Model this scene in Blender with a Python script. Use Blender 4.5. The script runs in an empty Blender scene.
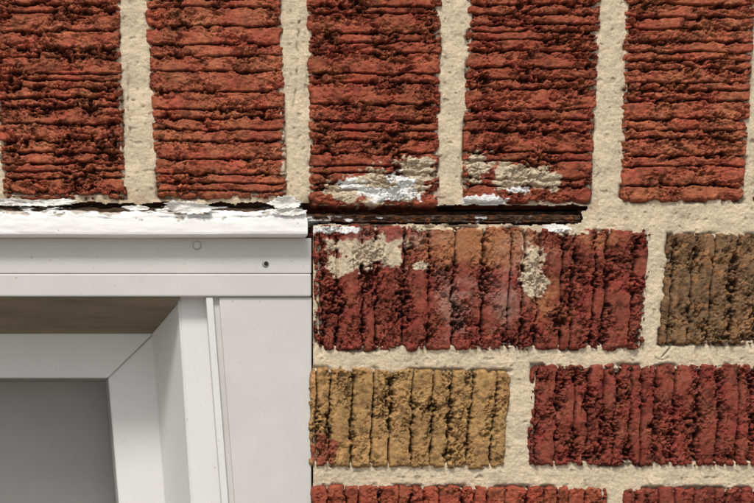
import bpy, math, numpy as np
from mathutils import Vector
K=0.0006; D=0.75; VX,VY=100.0,415.0
XV=(VX-377)*K; ZV=2.0-(VY-251.5)*K
def P(px,py,y=0.0):
    f=K*(D+y)/D
    return (XV+(px-VX)*f, y, ZV-(py-VY)*f)
# ---------- noise ----------
rs=np.random.RandomState(7)
PERM=rs.permutation(4096).astype(np.int64)
ANG=rs.rand(4096)*2*np.pi
GX=np.cos(ANG); GY=np.sin(ANG)
def perlin(x,y,seed=0):
    x=np.asarray(x,float)+seed*17.37+500; y=np.asarray(y,float)+seed*9.71+500
    xi=np.floor(x).astype(np.int64); yi=np.floor(y).astype(np.int64)
    xf=x-xi; yf=y-yi
    def g(ix,iy,dx,dy):
        h=PERM[(PERM[ix&4095]+iy+seed*131)&4095]
        return GX[h]*dx+GY[h]*dy
    u=xf**3*(xf*(xf*6-15)+10); v=yf**3*(yf*(yf*6-15)+10)
    a=g(xi,yi,xf,yf); b=g(xi+1,yi,xf-1,yf); c=g(xi,yi+1,xf,yf-1); d=g(xi+1,yi+1,xf-1,yf-1)
    return ((a*(1-u)+b*u)*(1-v)+(c*(1-u)+d*u)*v)*1.5
def fbm(x,y,seed=0,o=4):
    r=0;a=1;t=0
    for i in range(o):
        r=r+a*perlin(x*2**i,y*2**i,seed+i*3); t+=a; a*=0.5
    return r/t*1.3
def sst(a,b,x):
    t=np.clip((x-a)/(b-a),0,1); return t*t*(3-2*t)
def mix(a,b,m): return a*(1-m)+b*m
# ---------- weathering patches in wall space: kind,cx,cy,rx,ry,strength ----------
BL=[('m',385,186,60,20,1.0),('m',345,192,26,12,1.),('m',418,170,28,20,.9),('m',520,176,42,17,.95),('m',546,182,22,14,.8),('m',480,168,18,20,.8),
    ('m',368,252,46,19,1.0),('m',338,262,20,15,.9),('m',533,274,15,32,1.05),('m',420,266,14,7,.6),('m',440,228,50,4,.7),
    ('m',290,160,12,40,.6),('m',572,232,20,6,.7),
    ('w',385,193,50,11,1.05),('w',350,186,22,10,.9),('w',405,180,22,12,.8),('w',485,200,34,7,1.0),('w',335,229,30,6,1.1),('w',520,190,28,5,.8),('w',560,228,22,5,.9),
    ('e',455,300,26,48,.7),('e',505,295,30,40,.6),('e',400,238,80,16,.6),('e',520,250,40,25,.5),
    ('o',475,245,80,28,1.1),('o',545,300,30,30,.5),('o',600,240,34,12,.6),('o',515,170,55,20,.4),('o',720,260,30,20,.5),('o',745,320,30,14,.5),
    ('r',322,450,16,18,1.3)]
def blob(kind,px,py,sc=1.0,seed=50):
    m=np.full(px.shape,-1.0)
    for k,cx,cy,rx,ry,s in BL:
        if k!=kind: continue
        d=np.sqrt(((px-cx)/rx)**2+((py-cy)/ry)**2)
        m=np.maximum(m,s*(1.15-d))
    if m.max()<-0.99: return m
    n=fbm(px/22,py/16,seed,5)
    n2=perlin(px/4.,py/4.,seed+9)
    return m+0.55*n*sc+0.18*n2*sc
# ---------- materials ----------
def new_mat(name):
    m=bpy.data.materials.new(name); m.use_nodes=True
    nt=m.node_tree; b=nt.nodes['Principled BSDF']
    return m,nt,b
def N(nt,t,**kw):
    n=nt.nodes.new(t)
    for k,v in kw.items():
        if k in n.inputs: n.inputs[k].default_value=v
        else: setattr(n,k,v)
    return n
def ramp(nt,src,pts):
    r=nt.nodes.new('ShaderNodeValToRGB'); e=r.color_ramp.elements
    while len(e)<len(pts): e.new(0.5)
    for i,(p,c) in enumerate(pts):
        e[i].position=p; e[i].color=(c[0],c[1],c[2],1) if hasattr(c,'__len__') else (c,c,c,1)
    nt.links.new(src,r.inputs['Fac']); return r
def attr_mat(name,sc1,lo,hi,sc2,bump,rough,grit=False,spec=0.2):
    m,nt,b=new_mat(name); L=nt.links.new
    a=N(nt,'ShaderNodeAttribute',attribute_name='Col')
    tc=N(nt,'ShaderNodeTexCoord')
    n1=N(nt,'ShaderNodeTexNoise',Scale=sc1,Detail=5.0,Roughness=0.7); L(tc.outputs['Object'],n1.inputs['Vector'])
    r1=ramp(nt,n1.outputs['Fac'],[(0.3,lo),(0.7,hi)])
    mx=N(nt,'ShaderNodeMix',data_type='RGBA',blend_type='MULTIPLY'); mx.inputs['Factor'].default_value=1
    L(a.outputs['Color'],mx.inputs['A']); L(r1.outputs['Color'],mx.inputs['B'])
    out=mx.outputs['Result']
    n2=N(nt,'ShaderNodeTexNoise',Scale=sc2,Detail=3.0,Roughness=0.75); L(tc.outputs['Object'],n2.inputs['Vector'])
    if grit:
        v=N(nt,'ShaderNodeTexVoronoi',Scale=1400.0); L(tc.outputs['Object'],v.inputs['Vector'])
        rv=ramp(nt,v.outputs['Color'],[(0.0,(0.5,0.42,0.33)),(0.2,(0.88,0.85,0.8)),(0.6,(1.0,1.0,1.0)),(0.95,(1.25,1.25,1.25))])
        mg=N(nt,'ShaderNodeMix',data_type='RGBA',blend_type='MULTIPLY'); mg.inputs['Factor'].default_value=0.6
        L(out,mg.inputs['A']); L(rv.outputs['Color'],mg.inputs['B']); out=mg.outputs['Result']
    L(out,b.inputs['Base Color'])
    b.inputs['Roughness'].default_value=rough
    b.inputs['Specular IOR Level'].default_value=spec
    bp=N(nt,'ShaderNodeBump',Strength=bump,Distance=0.0006); L(n2.outputs['Fac'],bp.inputs['Height']); L(bp.outputs['Normal'],b.inputs['Normal'])
    return m
M_BRICK=attr_mat('fired_clay',500,0.72,1.22,1500,0.9,0.9)
M_MORTAR=attr_mat('sandy_mortar',300,0.92,1.08,1300,0.9,0.95,True)
M_RUST=attr_mat('rusted_steel',700,0.55,1.35,1800,0.8,0.95,spec=0.03)
M_FLAKE=attr_mat('flaking_paint',900,0.9,1.05,900,0.3,0.6)
M_CAP=attr_mat('white_paint',60,0.93,1.03,260,0.35,0.5,spec=0.35)
def plain(name,col,rough,dirt=0.9,scale=25,col2=None,bump=0.05,bscale=400,spec=0.35,stretch=(1,1,1)):
    m,nt,b=new_mat(name); L=nt.links.new
    tc=N(nt,'ShaderNodeTexCoord'); mp=N(nt,'ShaderNodeMapping'); mp.inputs['Scale'].default_value=stretch
    L(tc.outputs['Object'],mp.inputs['Vector'])
    n=N(nt,'ShaderNodeTexNoise',Scale=scale,Detail=8.0,Roughness=0.65); L(mp.outputs['Vector'],n.inputs['Vector'])
    c2=col2 or tuple(c*dirt for c in col)
    r=ramp(nt,n.outputs['Fac'],[(0.3,c2),(0.62,col)])
    n3=N(nt,'ShaderNodeTexNoise',Scale=420.0,Detail=3.0); L(tc.outputs['Object'],n3.inputs['Vector'])
    r3=ramp(nt,n3.outputs['Fac'],[(0.25,(0.6,0.55,0.48)),(0.31,(1.0,1.0,1.0))])
    mx=N(nt,'ShaderNodeMix',data_type='RGBA',blend_type='MULTIPLY'); mx.inputs['Factor'].default_value=0.7
    L(r.outputs['Color'],mx.inputs['A']); L(r3.outputs['Color'],mx.inputs['B'])
    L(mx.outputs['Result'],b.inputs['Base Color'])
    b.inputs['Roughness'].default_value=rough; b.inputs['Specular IOR Level'].default_value=spec
    n2=N(nt,'ShaderNodeTexNoise',Scale=bscale,Detail=3.0); L(tc.outputs['Object'],n2.inputs['Vector'])
    bp=N(nt,'ShaderNodeBump',Strength=bump,Distance=0.001); L(n2.outputs['Fac'],bp.inputs['Height']); L(bp.outputs['Normal'],b.inputs['Normal'])
    return m
M_TRIM=plain('aluminium_trim',(0.56,0.55,0.52),0.5,0.90,18,bump=0.12,bscale=120)
M_VINYL=plain('white_vinyl',(0.68,0.675,0.655),0.45,0.93,12,bump=0.08,bscale=150)
M_SOFF=plain('dirty_soffit',(0.23,0.18,0.125),0.8,0.6,40,stretch=(0.4,2,1))
M_DARK=plain('dark_cavity',(0.02,0.016,0.013),0.9)
M_CORE=plain('backing_masonry',(0.12,0.08,0.06),0.9)
M_SEAL=plain('rubber_gasket',(0.22,0.215,0.21),0.6)
M_BLIND=plain('grey_blind',(0.60,0.56,0.54),0.8,0.75,9,stretch=(1,1,0.5))
M_SCREW=plain('grey_metal',(0.3,0.3,0.29),0.4)
M_GROUND=plain('concrete_ground',(0.30,0.28,0.25),0.95,0.7,3,bump=0.6)
g,nt,b=new_mat('window_glass')
b.inputs['Base Color'].default_value=(0.9,0.92,0.92,1); b.inputs['Roughness'].default_value=0.05
b.inputs['Transmission Weight'].default_value=1.0; b.inputs['IOR'].default_value=1.45
M_GLASS=g
# ---------- mesh helpers ----------
def empty(name,loc=(0,0,0)):
    o=bpy.data.objects.new(name,None); o.location=loc; o.empty_display_size=0.1
    bpy.context.collection.objects.link(o); return o
def mesh_np(name,V,F,mat,parent=None,col=None,smooth=True):
    me=bpy.data.meshes.new(name)
    V=np.asarray(V,np.float32); F=np.asarray(F,np.int32)
    me.vertices.add(len(V)); me.vertices.foreach_set('co',V.ravel())
    me.loops.add(F.size); me.loops.foreach_set('vertex_index',F.ravel())
    me.polygons.add(len(F)); me.polygons.foreach_set('loop_start',np.arange(0,F.size,F.shape[1],dtype=np.int32))
    me.update(calc_edges=True)
    me.polygons.foreach_set('use_smooth',np.full(len(F),smooth))
    if col is not None:
        a=me.color_attributes.new('Col','FLOAT_COLOR','POINT')
        c=np.ones((len(V),4),np.float32); c[:,:3]=np.clip(col,0,1); a.data.foreach_set('color',c.ravel())
    me.materials.append(mat)
    o=bpy.data.objects.new(name,me); bpy.context.collection.objects.link(o)
    if parent: o.parent=parent
    return o
def grid_faces(ny,nx,off=0,keep=None):
    i=np.arange(ny*nx).reshape(ny,nx)
    q=np.stack([i[:-1,:-1],i[1:,:-1],i[1:,1:],i[:-1,1:]],-1).reshape(-1,4)
    if keep is not None: q=q[keep.ravel()]
    return q+off
def poly_extrude(name,V,n,mat,parent,bev):
    me=bpy.data.meshes.new(name)
    F=[tuple(range(n)),tuple(reversed(range(n,2*n)))]+[(i,i+n,(i+1)%n+n,(i+1)%n) for i in range(n)]
    me.from_pydata(V,[],F)
    import bmesh
    bm=bmesh.new(); bm.from_mesh(me); bmesh.ops.recalc_face_normals(bm,faces=bm.faces); bm.to_mesh(me); bm.free()
    me.materials.append(mat)
    o=bpy.data.objects.new(name,me); bpy.context.collection.objects.link(o)
    if parent: o.parent=parent
    if bev>0:
        md=o.modifiers.new('b','BEVEL'); md.width=bev; md.segments=3; md.limit_method='ANGLE'
    return o
def straight(name,pts,yf,yb,mat,parent,bev=0.0008):
    V=[P(x,y,yf) for x,y in pts]; V=V+[(v[0],yb,v[2]) for v in V]
    return poly_extrude(name,V,len(pts),mat,parent,bev)
def rect(x0,y0,x1,y1): return [(x0,y0),(x1,y0),(x1,y1),(x0,y1)]
# ---------- bricks ----------
RED=(0.305,0.074,0.038); RED2=(0.345,0.094,0.047); DRED=(0.225,0.050,0.031); TAN=(0.37,0.215,0.085); BRN=(0.185,0.105,0.052)
SMEAR=np.array((0.58,0.47,0.33)); WHITE=np.array((0.80,0.79,0.76)); EFF=np.array((0.50,0.34,0.27)); OCH=np.array((0.42,0.19,0.08))
def brick(q,ori,col,seed,res,rag=1.0,pitch=8.0,depth=3.0,gw=0.9,lump=1.0,reg=0.5):
    depth*=0.94
    (x0,y0),(x1,y1),(x2,y2),(x3,y3)=q   # TL TR BR BL
    W=0.5*((x1-x0)+(x2-x3))*0.6; H=0.5*((y3-y0)+(y2-y1))*0.6
    m=2.6
    fine=res<1.4
    vv0=-m
    if ori=='h' and fine: vv0=(-45-y0)*0.6
    nx=int((W+2*m)/res)+2
    vl=np.arange(vv0,H+m+res,res)
    if vv0>0: vl=np.concatenate([np.arange(-m,vv0,2.5),vl])
    u,v=np.meshgrid(np.linspace(-m,W+m,nx),vl)
    ny=len(vl)
    s=u/W; t=v/H
    px=(x0*(1-s)+x1*s)*(1-t)+(x3*(1-s)+x2*s)*t
    py=(y0*(1-s)+y1*s)*(1-t)+(y3*(1-s)+y2*s)*t
    if ori=='h': a,b,B=u,v,H
    else: a,b,B=v,u,W
    r=np.random.RandomState(seed)
    ragm=rag*np.clip(0.95+1.8*fbm(a/24,b/14,seed+1,3),0.2,1.9)
    ragm=ragm*(1-0.55*sst(0.1,0.8,blob('o',px,py,0.5,80))) if (fine and col==DRED) else ragm
    bw=b+1.0*fbm(a/25,b/25,seed+2,2)+ragm*1.35*perlin(a/7,b/6,seed+3)+ragm*0.6*perlin(a/2.4,b/2.2,seed+4)+0.25*ragm*perlin(a/1.1,b/1.2,seed+44)
    pos=[];p=r.uniform(1,pitch)
    lo,hi=mix(0.45,0.8,reg),mix(1.55,1.2,reg)
    while p<B+2: pos.append(p); p+=pitch*r.uniform(lo,hi)
    G=np.full(u.shape,-5.0); line=np.zeros_like(u); conv=np.full(u.shape,99.)
    for i,p in enumerate(pos):
        sd=bw-p
        wob=np.clip(0.85+1.7*perlin(a/9,0*a+i*3.3,seed+5)+0.8*perlin(a/3.2,0*a+i*5.1,seed+6)+r.uniform(-.35,.45),0.0,2.7)
        w=gw*(0.35+0.7*ragm*wob)
        if ori=='h': gg=np.where(sd<0,1-(-sd)/(0.5*w+0.12),1-sd/(1.5*w+0.2))
        else: gg=1-np.abs(sd)/(w+0.15)
        G=np.maximum(G,gg); line=np.maximum(line,np.exp(-(sd/0.34)**2)*np.clip(wob*1.2,0.05,1.1))
        conv=np.minimum(conv,np.abs(sd))
    if ori=='h': nz=0.9*perlin(a/6.5,b/3.0,seed+7)+0.9*perlin(a/3.0,b/1.6,seed+8)+0.5*perlin(a/1.5,b/0.9,seed+9)
    else: nz=0.6*perlin(a/5,b/4.5,seed+7)+0.9*perlin(a/2.3,b/2.5,seed+8)+0.5*perlin(a/1.2,b/1.3,seed+9)
    G2=np.maximum(G,-1.1)
    fld=G2+nz*0.98*ragm*lump
    pit=sst(-0.14,0.10,fld)
    deep=sst(0.25,1.3,fld)
    wa=a+1.8*perlin(a/5,b/5,seed+6); wb=b+1.2*perlin(a/4,b/4,seed+7)
    if ori=='h': c=perlin(wa/5.5,wb/2.3,seed+30); c2=perlin(wa/2.4,wb/1.6,seed+33)
    else: c=perlin(wa/3.0,wb/3.6,seed+30); c2=perlin(wa/1.7,wb/2.0,seed+33)
    crease=(1-sst(0.0,0.10,np.abs(c)))+0.5*(1-sst(0.0,0.10,np.abs(c2)))
    h=-(pit*depth*0.40+pit*deep*depth*0.85)-line*depth*0.5
    h-=crease*ragm*0.8*lump*(1-0.6*pit)
    chip=sst(0.14,0.18,fbm(a/9,b/(4.5 if ori=='h' else 6),seed+10,4)); chip2=sst(0.20,0.23,fbm(a/5,b/4,seed+34,4))
    h-=(chip*1.0+chip2*0.8)*np.clip(ragm,0,1.3)*(1-0.5*pit)
    h+=0.2*np.clip(1-(conv/(pitch*0.5)-0.75)**2,0,1)
    h+=ragm*0.6*np.exp(-((fld+0.35)/0.25)**2)*np.clip(0.3+perlin(a/4,b/4,seed+31),0,1.2)
    h+=0.45*fbm(u/30,v/30,seed+11,2)+(0.22+0.35*pit)*fbm(u/1.9,v/1.9,seed+12,3)+0.06*perlin(u/0.8,v/0.8,seed+13)
    h+=ragm*0.75*fbm(a/6,b/4,seed+32,2)
    h=h+0.5
    rr=3.5
    dx=np.minimum(u,W-u); dy=np.minimum(v,H-v)
    de=rr-np.hypot(np.maximum(rr-dx,0),np.maximum(rr-dy,0))
    de=de+0.45+1.15*fbm(px/16,py/16,seed+14,3)+0.45*perlin(px/5,py/5,seed+15)-1.2*sst(0.25,0.5,perlin(px/9,py/9,seed+16))
    mm=sst(0.26,0.40,blob('m',px,py)-0.12*pit); ww=sst(0.42,0.5,blob('w',px,py,1.2,60)-0.15*deep)
    hf=np.maximum(h,-1.8+0.8*fbm(px/8,py/8,71,3))*0.8+0.25
    h=mix(h,hf,mm*0.85)
    h=np.where(ww>0.3,np.maximum(h,-2.0)+0.25*ww,h)
    h-=np.minimum(np.maximum(1.9-de,0)**2*0.65,12)
    h=np.maximum(h,-11.5)
    C=np.array(col)[None,None,:]*np.ones(u.shape+(3,))
    tone=1+0.34*fbm(u/25,v/18,seed+20,4)+0.22*fbm(u/3,v/3,seed+21,2)
    C=C*tone[...,None]
    hue=np.clip(fbm(u/18,v/14,seed+22,3),-1,1)*(0.35 if col not in (TAN,BRN) else 0.08)
    C[...,1]*=1+hue; C[...,2]*=1+0.6*hue
    if col==BRN:
        fl=sst(0.2,0.4,fbm(u/5,v/4,seed+28,4)); C=mix(C,np.array((0.33,0.15,0.06)),(fl*0.6)[...,None])
    dust_hilite=sst(-0.1,0.8,h)*np.clip(0.35+0.9*fbm(u/6,v/5,seed+24,3),0,1)
    C=mix(C,C*1.12+np.array((0.05,0.03,0.02)),(dust_hilite*0.8)[...,None])  # ridge tops lightened: pale dust plus a highlight painted into the colour
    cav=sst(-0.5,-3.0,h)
    C=mix(C,C*0.32,cav[...,None])  # crevice shade, with some dirt, painted into the brick colour by depth
    dk=sst(0.18,0.45,fbm(u/8,v/6,seed+23,4))
    C*=(1-0.42*dk)[...,None]
    for kd,cc,f,lo,hi in (('r',np.array(DRED)*1.2,.9,.1,.5),('o',OCH,.7,.1,.8),('e',EFF,.5,.1,1.0)):
        k=sst(lo,hi,blob(kd,px,py,0.8,80))*f*(1-0.6*cav)
        C=mix(C,cc,k[...,None])
    C=mix(C,SMEAR*(1+0.25*fbm(px/7,py/7,90,3))[...,None],(mm*(1-0.55*cav))[...,None])
    C=mix(C,WHITE,(ww*sst(-3.5,-1.5,h))[...,None])
    X=(px-377)*K; Z=2.0-(py-251.5)*K
    V=np.stack([X,-h/1000,Z],-1).reshape(-1,3)
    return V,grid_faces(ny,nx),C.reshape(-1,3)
def Q(tl,tr,bl,br,y0,y1): return [(tl,y0),(tr,y0),(br,y1),(bl,y1)]
wall=empty('brick_wall',(0,0,0))
allq=[]
HR=0.40
hero=[
 (Q(-24,115,4,126,-135,198),'h',RED2,11,dict(rag=1.25,pitch=8.0,depth=4.1,gw=1.15,reg=0)),
 (Q(138,276,158,287,-135,197),'h',RED2,23,dict(rag=0.8,pitch=8.4,depth=3.7,gw=0.85,reg=0.3)),
 (Q(306,444,311,438,-135,205),'h',RED,35,dict(rag=1.1,pitch=8.2,depth=4.0,gw=1.0,reg=0)),
 (Q(474,608,463,591,-135,202),'h',RED,47,dict(rag=1.1,pitch=8.6,depth=4.0,gw=1.0,reg=0)),
 (Q(630,764,622,744,-135,201),'h',RED2,59,dict(rag=1.0,pitch=8.2,depth=4.0,gw=1.0,reg=0.1)),
 (Q(785,920,755,880,-135,201),'h',RED,61,dict(rag=0.8)),
 (Q(-190,-50,-160,-20,-135,198),'h',RED,63,dict(rag=0.8)),
 ([(315,225),(653,230),(643,349),(316,350)],'v',DRED,71,dict(rag=1.15,pitch=11.5,depth=3.8,lump=1.1,gw=1.45,reg=0)),
 ([(670,234),(1005,236),(1000,345),(660,344)],'v',BRN,83,dict(rag=1.1,pitch=10.5,depth=3.4,gw=1.3,reg=0.2)),
 ([(311,368),(512,371),(503,468),(311,466)],'v',TAN,95,dict(rag=0.85,pitch=10.5,depth=3.7,lump=1.0,gw=1.25,reg=0.6)),
 ([(533,365),(872,365),(868,466),(529,465)],'v',DRED,107,dict(rag=1.1,pitch=10.4,depth=3.6,lump=1.1,gw=1.2,reg=0.4)),
 ([(313,486),(607,487),(607,590),(313,590)],'v',RED,119,dict(rag=0.9,pitch=10.5,depth=3.2)),
 ([(624,488),(962,488),(962,590),(624,590)],'v',DRED,131,dict(rag=0.9,pitch=10.5,depth=3.2)),
]
for i,(q,o,c,sd,kw) in enumerate(hero):
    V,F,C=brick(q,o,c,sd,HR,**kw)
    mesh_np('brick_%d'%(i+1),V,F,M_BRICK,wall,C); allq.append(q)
rng=np.random.RandomState(3); others=[]
def rcol(): return [RED,RED2,DRED,RED,TAN,BRN,DRED][rng.randint(7)]
WL,WB=-1180,2110
x=930
while x<1600: others.append((Q(x,x+136,x,x+136,-135,201),'h',[RED,RED2][rng.randint(2)])); x+=162
x=-222
while x>-1650: others.append((Q(x-136,x,x-136,x,-135,198),'h',[RED,RED2][rng.randint(2)])); x-=162
for i in range(5):
    y1=-153-120*i; x=-1650+(i%2)*175
    while x<1500: others.append((rect(x,y1-103,x+335,y1),'v',rcol())); x+=352
def row(x,xe,y):
    while x<xe-40:
        w=min(335,xe-x); others.append((rect(x,y,x+w,y+103),'v',rcol())); x+=352
row(1022,1620,234);row(889,1620,364);row(979,1620,487)
n=0;y=607
while y<3580:
    if y<WB:
        if n%2==0: others.append((rect(313,y,511,y+103),'v',rcol())); row(529,1620,y)
        else: row(313,1620,y)
    else: row(-1650+(n%2)*175,1620,y)
    y+=120;n+=1
y=234;n=0
while y<WB: row(-1700+(n%2)*-175,WL,y); y+=120;n+=1
Vs=[];Fs=[];Cs=[];off=0
for i,(q,o,c) in enumerate(others):
    near=q[0][0]<1100 and q[1][0]>-500 and -500<q[0][1]<900
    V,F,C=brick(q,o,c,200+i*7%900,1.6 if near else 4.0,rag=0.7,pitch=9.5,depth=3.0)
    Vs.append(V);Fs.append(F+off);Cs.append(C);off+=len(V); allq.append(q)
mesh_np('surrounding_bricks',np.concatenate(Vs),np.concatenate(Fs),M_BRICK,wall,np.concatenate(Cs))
# ---------- mortar ----------
gx=np.concatenate([np.arange(-1700,-40,15.),np.arange(-40,300,1.2),np.arange(300,800,0.8),np.arange(800,1630,12.)])
gy=np.concatenate([np.arange(-760,-20,12.),np.arange(-20,540,0.8),np.arange(540,3600,15.)])
px,py=np.meshgrid(gx,gy)
h=-1.6+0.9*fbm(px/35,py/35,301,3)+0.45*fbm(px/11,py/11,305,3)+0.24*fbm(px/3.2,py/3.2,309,2)+0.07*perlin(px/1.2,py/1.2,311)
pit=sst(0.5,0.7,perlin(px/7,py/7,313)); h-=pit*0.6
mcol=np.array((0.60,0.495,0.355))[None,None,:]*(1+0.16*fbm(px/30,py/30,321,4)+0.06*fbm(px/4,py/4,325,2))[...,None]
mcol*=(1-0.2*pit)[...,None]
for (ax,ay,bx,by) in ((596,20,592,196),(672,348,655,366),(128,60,131,140),(300,20,296,110)):
    tx=np.clip((py-ay)/(by-ay),0,1); cx_=ax+(bx-ax)*tx+3*fbm(py/18,px*0,391,4)
    kk=np.exp(-((px-cx_)/0.8)**2)*(py>ay)*(py<by)*np.clip(0.4+fbm(py/14,px*0+ax,393,2)*2,0,1)
    h-=kk*1.6; mcol*=(1-0.45*kk)[...,None]
ww=sst(0.42,0.5,blob('w',px,py,1.2,60)); mcol=mix(mcol,WHITE,ww[...,None])
st=np.clip(1-np.abs(py-203)/16,0,1)*(px<600)*np.clip(0.5+fbm(px/15,py/8,330,3),0,1)
mcol=mix(mcol,np.array((0.26,0.17,0.10)),(st*0.6)[...,None])
inside=np.zeros(px.shape,bool)
for q in allq:
    (x0,y0),(x1,y1),(x2,y2),(x3,y3)=q
    i0,i1=np.searchsorted(gy,min(y0,y1)-6),np.searchsorted(gy,max(y2,y3)+6); j0,j1=np.searchsorted(gx,min(x0,x3)-6),np.searchsorted(gx,max(x1,x2)+6)
    a=px[i0:i1,j0:j1]; b_=py[i0:i1,j0:j1]
    if a.size==0: continue
    t=np.clip((b_-y0)/(y3-y0),0,1); s=np.clip((a-(x0*(1-t)+x3*t))/((x1*(1-t)+x2*t)-(x0*(1-t)+x3*t)),0,1)
    yt=y0*(1-s)+y1*s; yb=y3*(1-s)+y2*s
    dd=np.minimum(np.minimum(a-(x0*(1-t)+x3*t),(x1*(1-t)+x2*t)-a),np.minimum(b_-yt,yb-b_))
    inside[i0:i1,j0:j1]|=dd>7.5
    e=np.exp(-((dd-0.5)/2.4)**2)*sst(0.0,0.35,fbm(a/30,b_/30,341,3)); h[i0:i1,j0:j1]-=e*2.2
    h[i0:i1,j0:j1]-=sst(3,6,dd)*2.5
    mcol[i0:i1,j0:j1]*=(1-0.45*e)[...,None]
ne=4*fbm(px/16,py/9,351,3)
hole=(px<583+ne*1.6-0.35*(py-212))&(py>205+ne*0.6)&(py<223.5+0.6*ne)
hole|=(px<313.5)&(px>WL)&(py>203+ne*0.8)&(py<WB)
bad=inside|hole
keep=~(bad[:-1,:-1]|bad[1:,1:]|bad[1:,:-1]|bad[:-1,1:])
V=np.stack([(px-377)*K,-h/1000,2.0-(py-251.5)*K],-1).reshape(-1,3)
F=grid_faces(len(gy),len(gx),0,keep)
used=np.zeros(len(V),bool); used[F.ravel()]=True; idx=np.cumsum(used)-1
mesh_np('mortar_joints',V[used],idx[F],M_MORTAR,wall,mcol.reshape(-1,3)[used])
def box(name,x0,y0,x1,y1,ya,yb,mat,parent):
    A=((x0-377)*K,2.0-(y0-251.5)*K); B=((x1-377)*K,2.0-(y1-251.5)*K)
    V=[(X,Y,Z) for Y in (ya,yb) for (X,Z) in ((A[0],A[1]),(B[0],A[1]),(B[0],B[1]),(A[0],B[1]))]
    F=[(0,3,2,1),(4,5,6,7),(0,1,5,4),(1,2,6,5),(2,3,7,6),(3,0,4,7)]
    me=bpy.data.meshes.new(name); me.from_pydata(V,[],F); me.materials.append(mat)
    o=bpy.data.objects.new(name,me); bpy.context.collection.objects.link(o); o.parent=parent; return o
box('backing_upper',-1700,-760,1620,203,0.012,0.11,M_CORE,wall)
box('backing_right',316,229,1620,WB,0.012,0.11,M_CORE,wall)
box('backing_above_bed',586,203,1620,229,0.012,0.11,M_CORE,wall)
box('backing_left',-1700,203,WL,WB,0.012,0.11,M_CORE,wall)
box('backing_lower',-1700,WB,1620,3585,0.012,0.11,M_CORE,wall)
# ---------- steel lintel ----------
lin=empty('steel_lintel')
lx=np.arange(296,583,0.7); ly=np.linspace(208.5,226,50)
px,py=np.meshgrid(lx,ly)
w=py+1.6*fbm(px/50,0*px,401,4)+0.8*perlin(px/9,py/6,402)+(px-300)/280*-1.0
h=-3.8+1.0*fbm(px/25,py/9,403,4)
h-=1.6*np.exp(-((w-218.6)/0.45)**2)*np.clip(0.2+1.6*perlin(px/35,py*0+3,405),0.0,1.3)
h-=sst(213.8,210.2,w)*8; h-=sst(220.3,222.8,w)*7
h+=0.8*sst(0.15,0.25,fbm(px/10,py/5,406,3))
h+=0.35*fbm(px/3,py/3,407,3)
C=np.array((0.065,0.036,0.024))[None,None,:]*(1+0.7*fbm(px/8,py/6,409,4))[...,None]
C=mix(C,np.array((0.10,0.075,0.06)),(sst(0.15,0.4,fbm(px/12,py/6,411,4))*0.6)[...,None])
C=mix(C,np.array((0.20,0.072,0.028)),(sst(0.05,0.4,fbm(px/9,py/6,413,4))*0.75)[...,None])
pw=sst(0.32,0.40,fbm(px/13,py/7,415,4)+0.45*np.exp(-((px-318)/22)**2)-0.05)
C=mix(C,WHITE*0.8,(pw*sst(214,218,py))[...,None])
V=np.stack([(px-377)*K,-h/1000,2.0-(py-251.5)*K],-1).reshape(-1,3)
mesh_np('rusted_front_edge',V,grid_faces(len(ly),len(lx)),M_RUST,lin,C.reshape(-1,3))
box('bearing_flange',-1260,209.5,582,222,0.0125,0.095,M_DARK,lin)
lx=np.arange(-1200,306,1.2); lx=lx[(lx>-60)|(np.arange(len(lx))%6==0)]; ly=np.linspace(201,217,34)
px,py=np.meshgrid(lx,ly)
h=-4.6+1.6*fbm(px/30,py/5,421,4)+0.9*fbm(px/6,py/4,423,3)
h-=sst(207.5,203,py+2.5*fbm(px/25,py*0,425,3))*7
pm=sst(0.10,0.2,fbm(px/22,py/6,427,4)+0.12*sst(207,214,py)+0.15*np.exp(-((px-40)/45)**2)-0.45*np.exp(-((px-115)/40)**2)-0.35*np.exp(-((px-240)/26)**2))
h=h+pm*1.5
C=np.array((0.11,0.065,0.042))[None,None,:]*(1+0.6*fbm(px/10,py/4,429,4))[...,None]
C=mix(C,WHITE*(1+0.06*perlin(px/6,py/4,431))[...,None],pm[...,None])
V=np.stack([(px-377)*K,-h/1000,2.0-(py-251.5)*K],-1).reshape(-1,3)
mesh_np('peeling_flange_edge',V,grid_faces(len(ly),len(lx)),M_FLAKE,lin,C.reshape(-1,3))
def flake(name,poly,y0,curl,seed):
    P0=np.array(poly,float); c=P0.mean(0); n=120; R=16
    d=np.vstack([P0,P0[:1]]); seg=np.hypot(*np.diff(d,axis=0).T); cs=np.r_[0,np.cumsum(seg)]
    tt=np.linspace(0,cs[-1],n,endpoint=False)
    ox=np.interp(tt,cs,d[:,0]); oy=np.interp(tt,cs,d[:,1])
    j=1+0.2*perlin(tt/4.0,0*tt,seed)+0.14*perlin(tt/1.4,0*tt,seed+5); ox=c[0]+(ox-c[0])*j; oy=c[1]+(oy-c[1])*j
    r=np.linspace(0.02,1,R)[:,None]
    X=c[0]+(ox-c[0])*r; Y=c[1]+(oy-c[1])*r
    hh=y0+curl*(r**2)*np.clip(perlin(X/18,Y/9,seed+1)+0.4,-0.2,1)+0.7*fbm(X/9,Y/6,seed+2,3)
    V=np.stack([(X-377)*K,-hh/1000,2.0-(Y-251.5)*K],-1).reshape(-1,3)
    i=np.arange(R*n).reshape(R,n); i2=np.roll(i,-1,1)
    F=np.stack([i[:-1],i[1:],i2[1:],i2[:-1]],-1).reshape(-1,4)
    C=np.ones((len(V),3))*np.array((0.74,0.71,0.66))*(1+0.2*fbm(X/6,Y/5,seed+3,3)).reshape(-1,1)
    o=mesh_np(name,V,F,M_FLAKE,lin,C)
    md=o.modifiers.new('s','SOLIDIFY'); md.thickness=0.0004; return o
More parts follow.
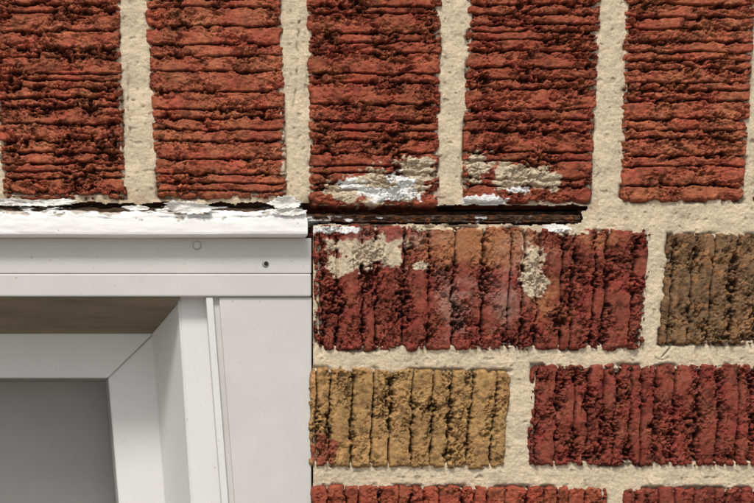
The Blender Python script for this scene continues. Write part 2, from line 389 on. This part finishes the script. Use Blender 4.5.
flake('paint_flake_1',[(-30,200),(10,199),(40,201),(62,199),(78,202),(70,205),(45,207),(10,206),(-30,206)],0.5,2,500)
flake('paint_flake_2',[(163,206),(175,203.5),(192,204.5),(208,208),(214,211),(205,216),(188,217),(170,213)],8.2,2.5,510)
flake('paint_flake_3',[(267,204),(276,198),(290,197),(300,203),(297,208),(284,210),(272,208)],2.5,2,520)
flake('paint_flake_4',[(270,213),(288,209.5),(303,213),(303,217),(288,218.5),(277,217)],8.2,1.6,530)
flake('paint_flake_5',[(122,207),(138,205.5),(150,208),(148,210.5),(130,211)],1,1.5,540)
# ---------- window ----------
win=empty('window')
cx=np.concatenate([np.arange(-1200,-40,20.),np.arange(-40,301,1.0),np.linspace(302,305.5,5)])
prof=[(8,212),(-4,212.6),(-6.2,213.4),(-7.2,214.6),(-7.6,217),(-7.8,222),(-8.0,229),(-8.1,234),(-7.8,236.2),(-6.8,237.2),(-5,237.6),(4,237.8)]
prof=[(np.interp(i,np.arange(len(prof)*5)[::5],[p[0] for p in prof]),np.interp(i,np.arange(len(prof)*5)[::5],[p[1] for p in prof])) for i in range(len(prof)*5-4)]
PY=np.array([p[1] for p in prof])[:,None]; PD=np.array([p[0] for p in prof])[:,None]
X=cx[None,:]+0*PY
top=np.clip((222-PY)/10,0,1)
Yp=PY+top*(2.2*fbm(X/35,0*X,601,4)+1.0*perlin(X/7,0*X,603))+0*X
Yp=Yp+0.8*fbm(X/150,0*X,605,2)
chipm=sst(0.20,0.24,fbm(X/17,PY/7+0*X,611,5)+0.32*np.clip((219-PY)/6,-1.5,1)-0.12)
crk=np.exp(-((PY-219.5-2.5*fbm(X/40,0*X,613,4))/0.45)**2)*sst(0.0,0.25,fbm(X/60,0*X,615,2))
Dp=PD+0.35*fbm(X/50,PY/10,607,3)+top*0.6*fbm(X/9,PY/4,609,3)+chipm*0.6+crk*0.7
C=WHITE*1.02*(1+0.03*fbm(X/20,PY/8,617,3))[...,None]
C=mix(C,np.array((0.42,0.36,0.29))*(1+0.5*fbm(X/6,PY/4,619,3))[...,None],(chipm*0.85)[...,None])
C*=(1-0.5*crk)[...,None]
X=X-np.clip((225-PY)/14,0,1)*(X>290)*2
V=np.stack([(X-377)*K,Dp/1000,2.0-(Yp-251.5)*K],-1).reshape(-1,3)
mesh_np('painted_drip_cap',V,grid_faces(len(prof),len(cx)),M_CAP,win,C.reshape(-1,3))
straight('drip_cap_end',[(303.5,214),(305.2,214.5),(305.4,236.5),(303.5,236.5)],-0.0068,0.004,M_VINYL,win,0.0004)
straight('header_trim_upper',rect(WL,238,311.5,273.5),0.0015,0.05,M_TRIM,win,0.0006)
straight('header_trim_lower',rect(WL,273.8,311.5,296.5),0.0006,0.05,M_TRIM,win,0.0010)
straight('jamb_trim',[(219,297),(312,297),(311.5,520),(312,WB-60),(236,WB-60),(236,520)],0.0022,0.05,M_TRIM,win,0.0008)
straight('jamb_trim_return',[(206,297),(213,297),(230,520),(230,WB-60),(223,WB-60),(223,520)],0.0016,0.05,M_VINYL,win,0.0006)
straight('jamb_groove',[(213,297),(219,297),(236,520),(236,WB-60),(230,WB-60),(230,520)],0.0045,0.05,M_TRIM,win,0)
YB=0.058
def quadsheet(name,pts,mat):
    V=[P(*p) for p in pts]; me=bpy.data.meshes.new(name); me.from_pydata(V,[],[tuple(range(len(V)))]); me.materials.append(mat)
    o=bpy.data.objects.new(name,me); bpy.context.collection.objects.link(o); o.parent=win
    md=o.modifiers.new('s','SOLIDIFY'); md.thickness=0.0015; return o
straight('jamb_face_step',[(180,297),(206,297),(223,520),(223,WB-60),(194,WB-60),(194,520)],0.010,0.02,M_VINYL,win,0.0006)
quadsheet('jamb_liner_a',[(180,297,0.0105),(194,520,0.0105),(168,520,YB),(154,332,YB)],M_VINYL)
quadsheet('jamb_liner_b',[(194,520,0.0105),(194,WB-60,0.0105),(168,WB-60,YB),(168,520,YB)],M_VINYL)
quadsheet('head_soffit',[(WL,296.5,0.003),(180,296.5,0.003),(154,332,YB),(WL,332,YB)],M_SOFF)
straight('sash_top_rail',[(WL,331),(155,332),(150,337),(108,378),(WL,377)],YB-0.001,YB+0.03,M_VINYL,win,0.0012)
straight('sash_stile',[(155.3,332),(168,520),(168,WB-80),(120,WB-80),(120,520),(108,378.3),(150.3,337.3)],YB-0.001,YB+0.03,M_VINYL,win,0.0012)
straight('glazing_bead_top',[(WL,377),(107.8,378.2),(105.5,380.5),(WL,379.5)],YB+0.004,YB+0.03,M_SEAL,win,0)
straight('glazing_bead_side',[(107.8,378.2),(120,520),(120,WB-80),(118,WB-80),(118,520),(105.5,380.5)],YB+0.004,YB+0.03,M_SEAL,win,0)
straight('glass_pane',[(WL,374),(112,374),(124,520),(124,WB-80),(WL,WB-80)],YB+0.012,YB+0.016,M_GLASS,win,0)
straight('inner_blind',[(WL,340),(170,340),(170,WB-80),(WL,WB-80)],YB+0.034,YB+0.037,M_BLIND,win,0)
straight('sash_bottom_rail',rect(WL,WB-140,168,WB-80),YB-0.003,YB+0.03,M_VINYL,win,0.0012)
straight('window_sill',rect(WL-20,WB-60,330,WB-4),-0.03,0.09,M_TRIM,win,0.003)
straight('left_jamb',rect(WL,297,WL+95,WB-60),0.0024,0.05,M_TRIM,win,0.0008)
straight('left_sash_stile',rect(WL+95,333,WL+160,WB-142),YB-0.004,YB+0.03,M_VINYL,win,0.0012)
def disc(name,cx_,cy_,r,y,depth,mat):
    bpy.ops.mesh.primitive_uv_sphere_add(segments=24,ring_count=12,radius=1,location=P(cx_,cy_,y))
    o=bpy.context.object; o.name=name; o.scale=(r*K,depth,r*K); o.data.materials.append(mat); o.parent=win
    for p in o.data.polygons: p.use_smooth=True
disc('trim_nail_ring',197,245.5,4.8,0.0016,0.0004,M_SCREW)
disc('trim_nail_head',197,245.2,4.0,0.0012,0.0011,M_TRIM)
disc('trim_screw',265.5,264,3.6,0.0016,0.0010,M_SCREW)
disc('trim_screw_recess',266,263.6,2.2,0.0009,0.0006,M_DARK)
# ---------- ground ----------
me=bpy.data.meshes.new('ground'); s=150
me.from_pydata([(-s,-s,0),(s,-s,0),(s,s,0),(-s,s,0)],[],[(0,1,2,3)]); me.materials.append(M_GROUND)
bpy.context.collection.objects.link(bpy.data.objects.new('ground',me))
# ---------- light ----------
sc=bpy.context.scene
w=bpy.data.worlds.new('World'); sc.world=w; w.use_nodes=True; nt=w.node_tree
bg=nt.nodes['Background']; sky=nt.nodes.new('ShaderNodeTexSky'); sky.sky_type='NISHITA'; sky.sun_disc=False
EL,AZ=math.radians(56),math.radians(200)
sky.sun_elevation=EL; sky.sun_rotation=AZ; sky.air_density=1.0; sky.dust_density=3.0
hs=nt.nodes.new('ShaderNodeHueSaturation'); hs.inputs['Saturation'].default_value=0.35
nt.links.new(sky.outputs[0],hs.inputs['Color']); nt.links.new(hs.outputs[0],bg.inputs[0]); bg.inputs[1].default_value=0.13
sd=Vector((math.sin(AZ)*math.cos(EL),math.cos(AZ)*math.cos(EL),math.sin(EL)))
L=bpy.data.lights.new('sun','SUN'); L.energy=2.9; L.angle=math.radians(11); L.color=(1,0.965,0.91)
lo=bpy.data.objects.new('sun',L); lo.rotation_euler=sd.to_track_quat('Z','Y').to_euler(); lo.location=(0,-3,5); bpy.context.collection.objects.link(lo)
# ---------- camera ----------
cam=bpy.data.cameras.new('camera'); co=bpy.data.objects.new('camera',cam); bpy.context.collection.objects.link(co)
co.location=(XV,-D,ZV); co.rotation_euler=(math.pi/2,0,0)
cam.sensor_width=36; cam.lens=36*D/(754*K); cam.shift_x=(377-VX)/754; cam.shift_y=(VY-251.5)/754
cam.clip_start=0.01; cam.clip_end=500
cam.dof.use_dof=True; cam.dof.focus_distance=D; cam.dof.aperture_fstop=5
sc.camera=co
sc.view_settings.view_transform='Standard'; sc.view_settings.look='None'; sc.view_settings.exposure=0
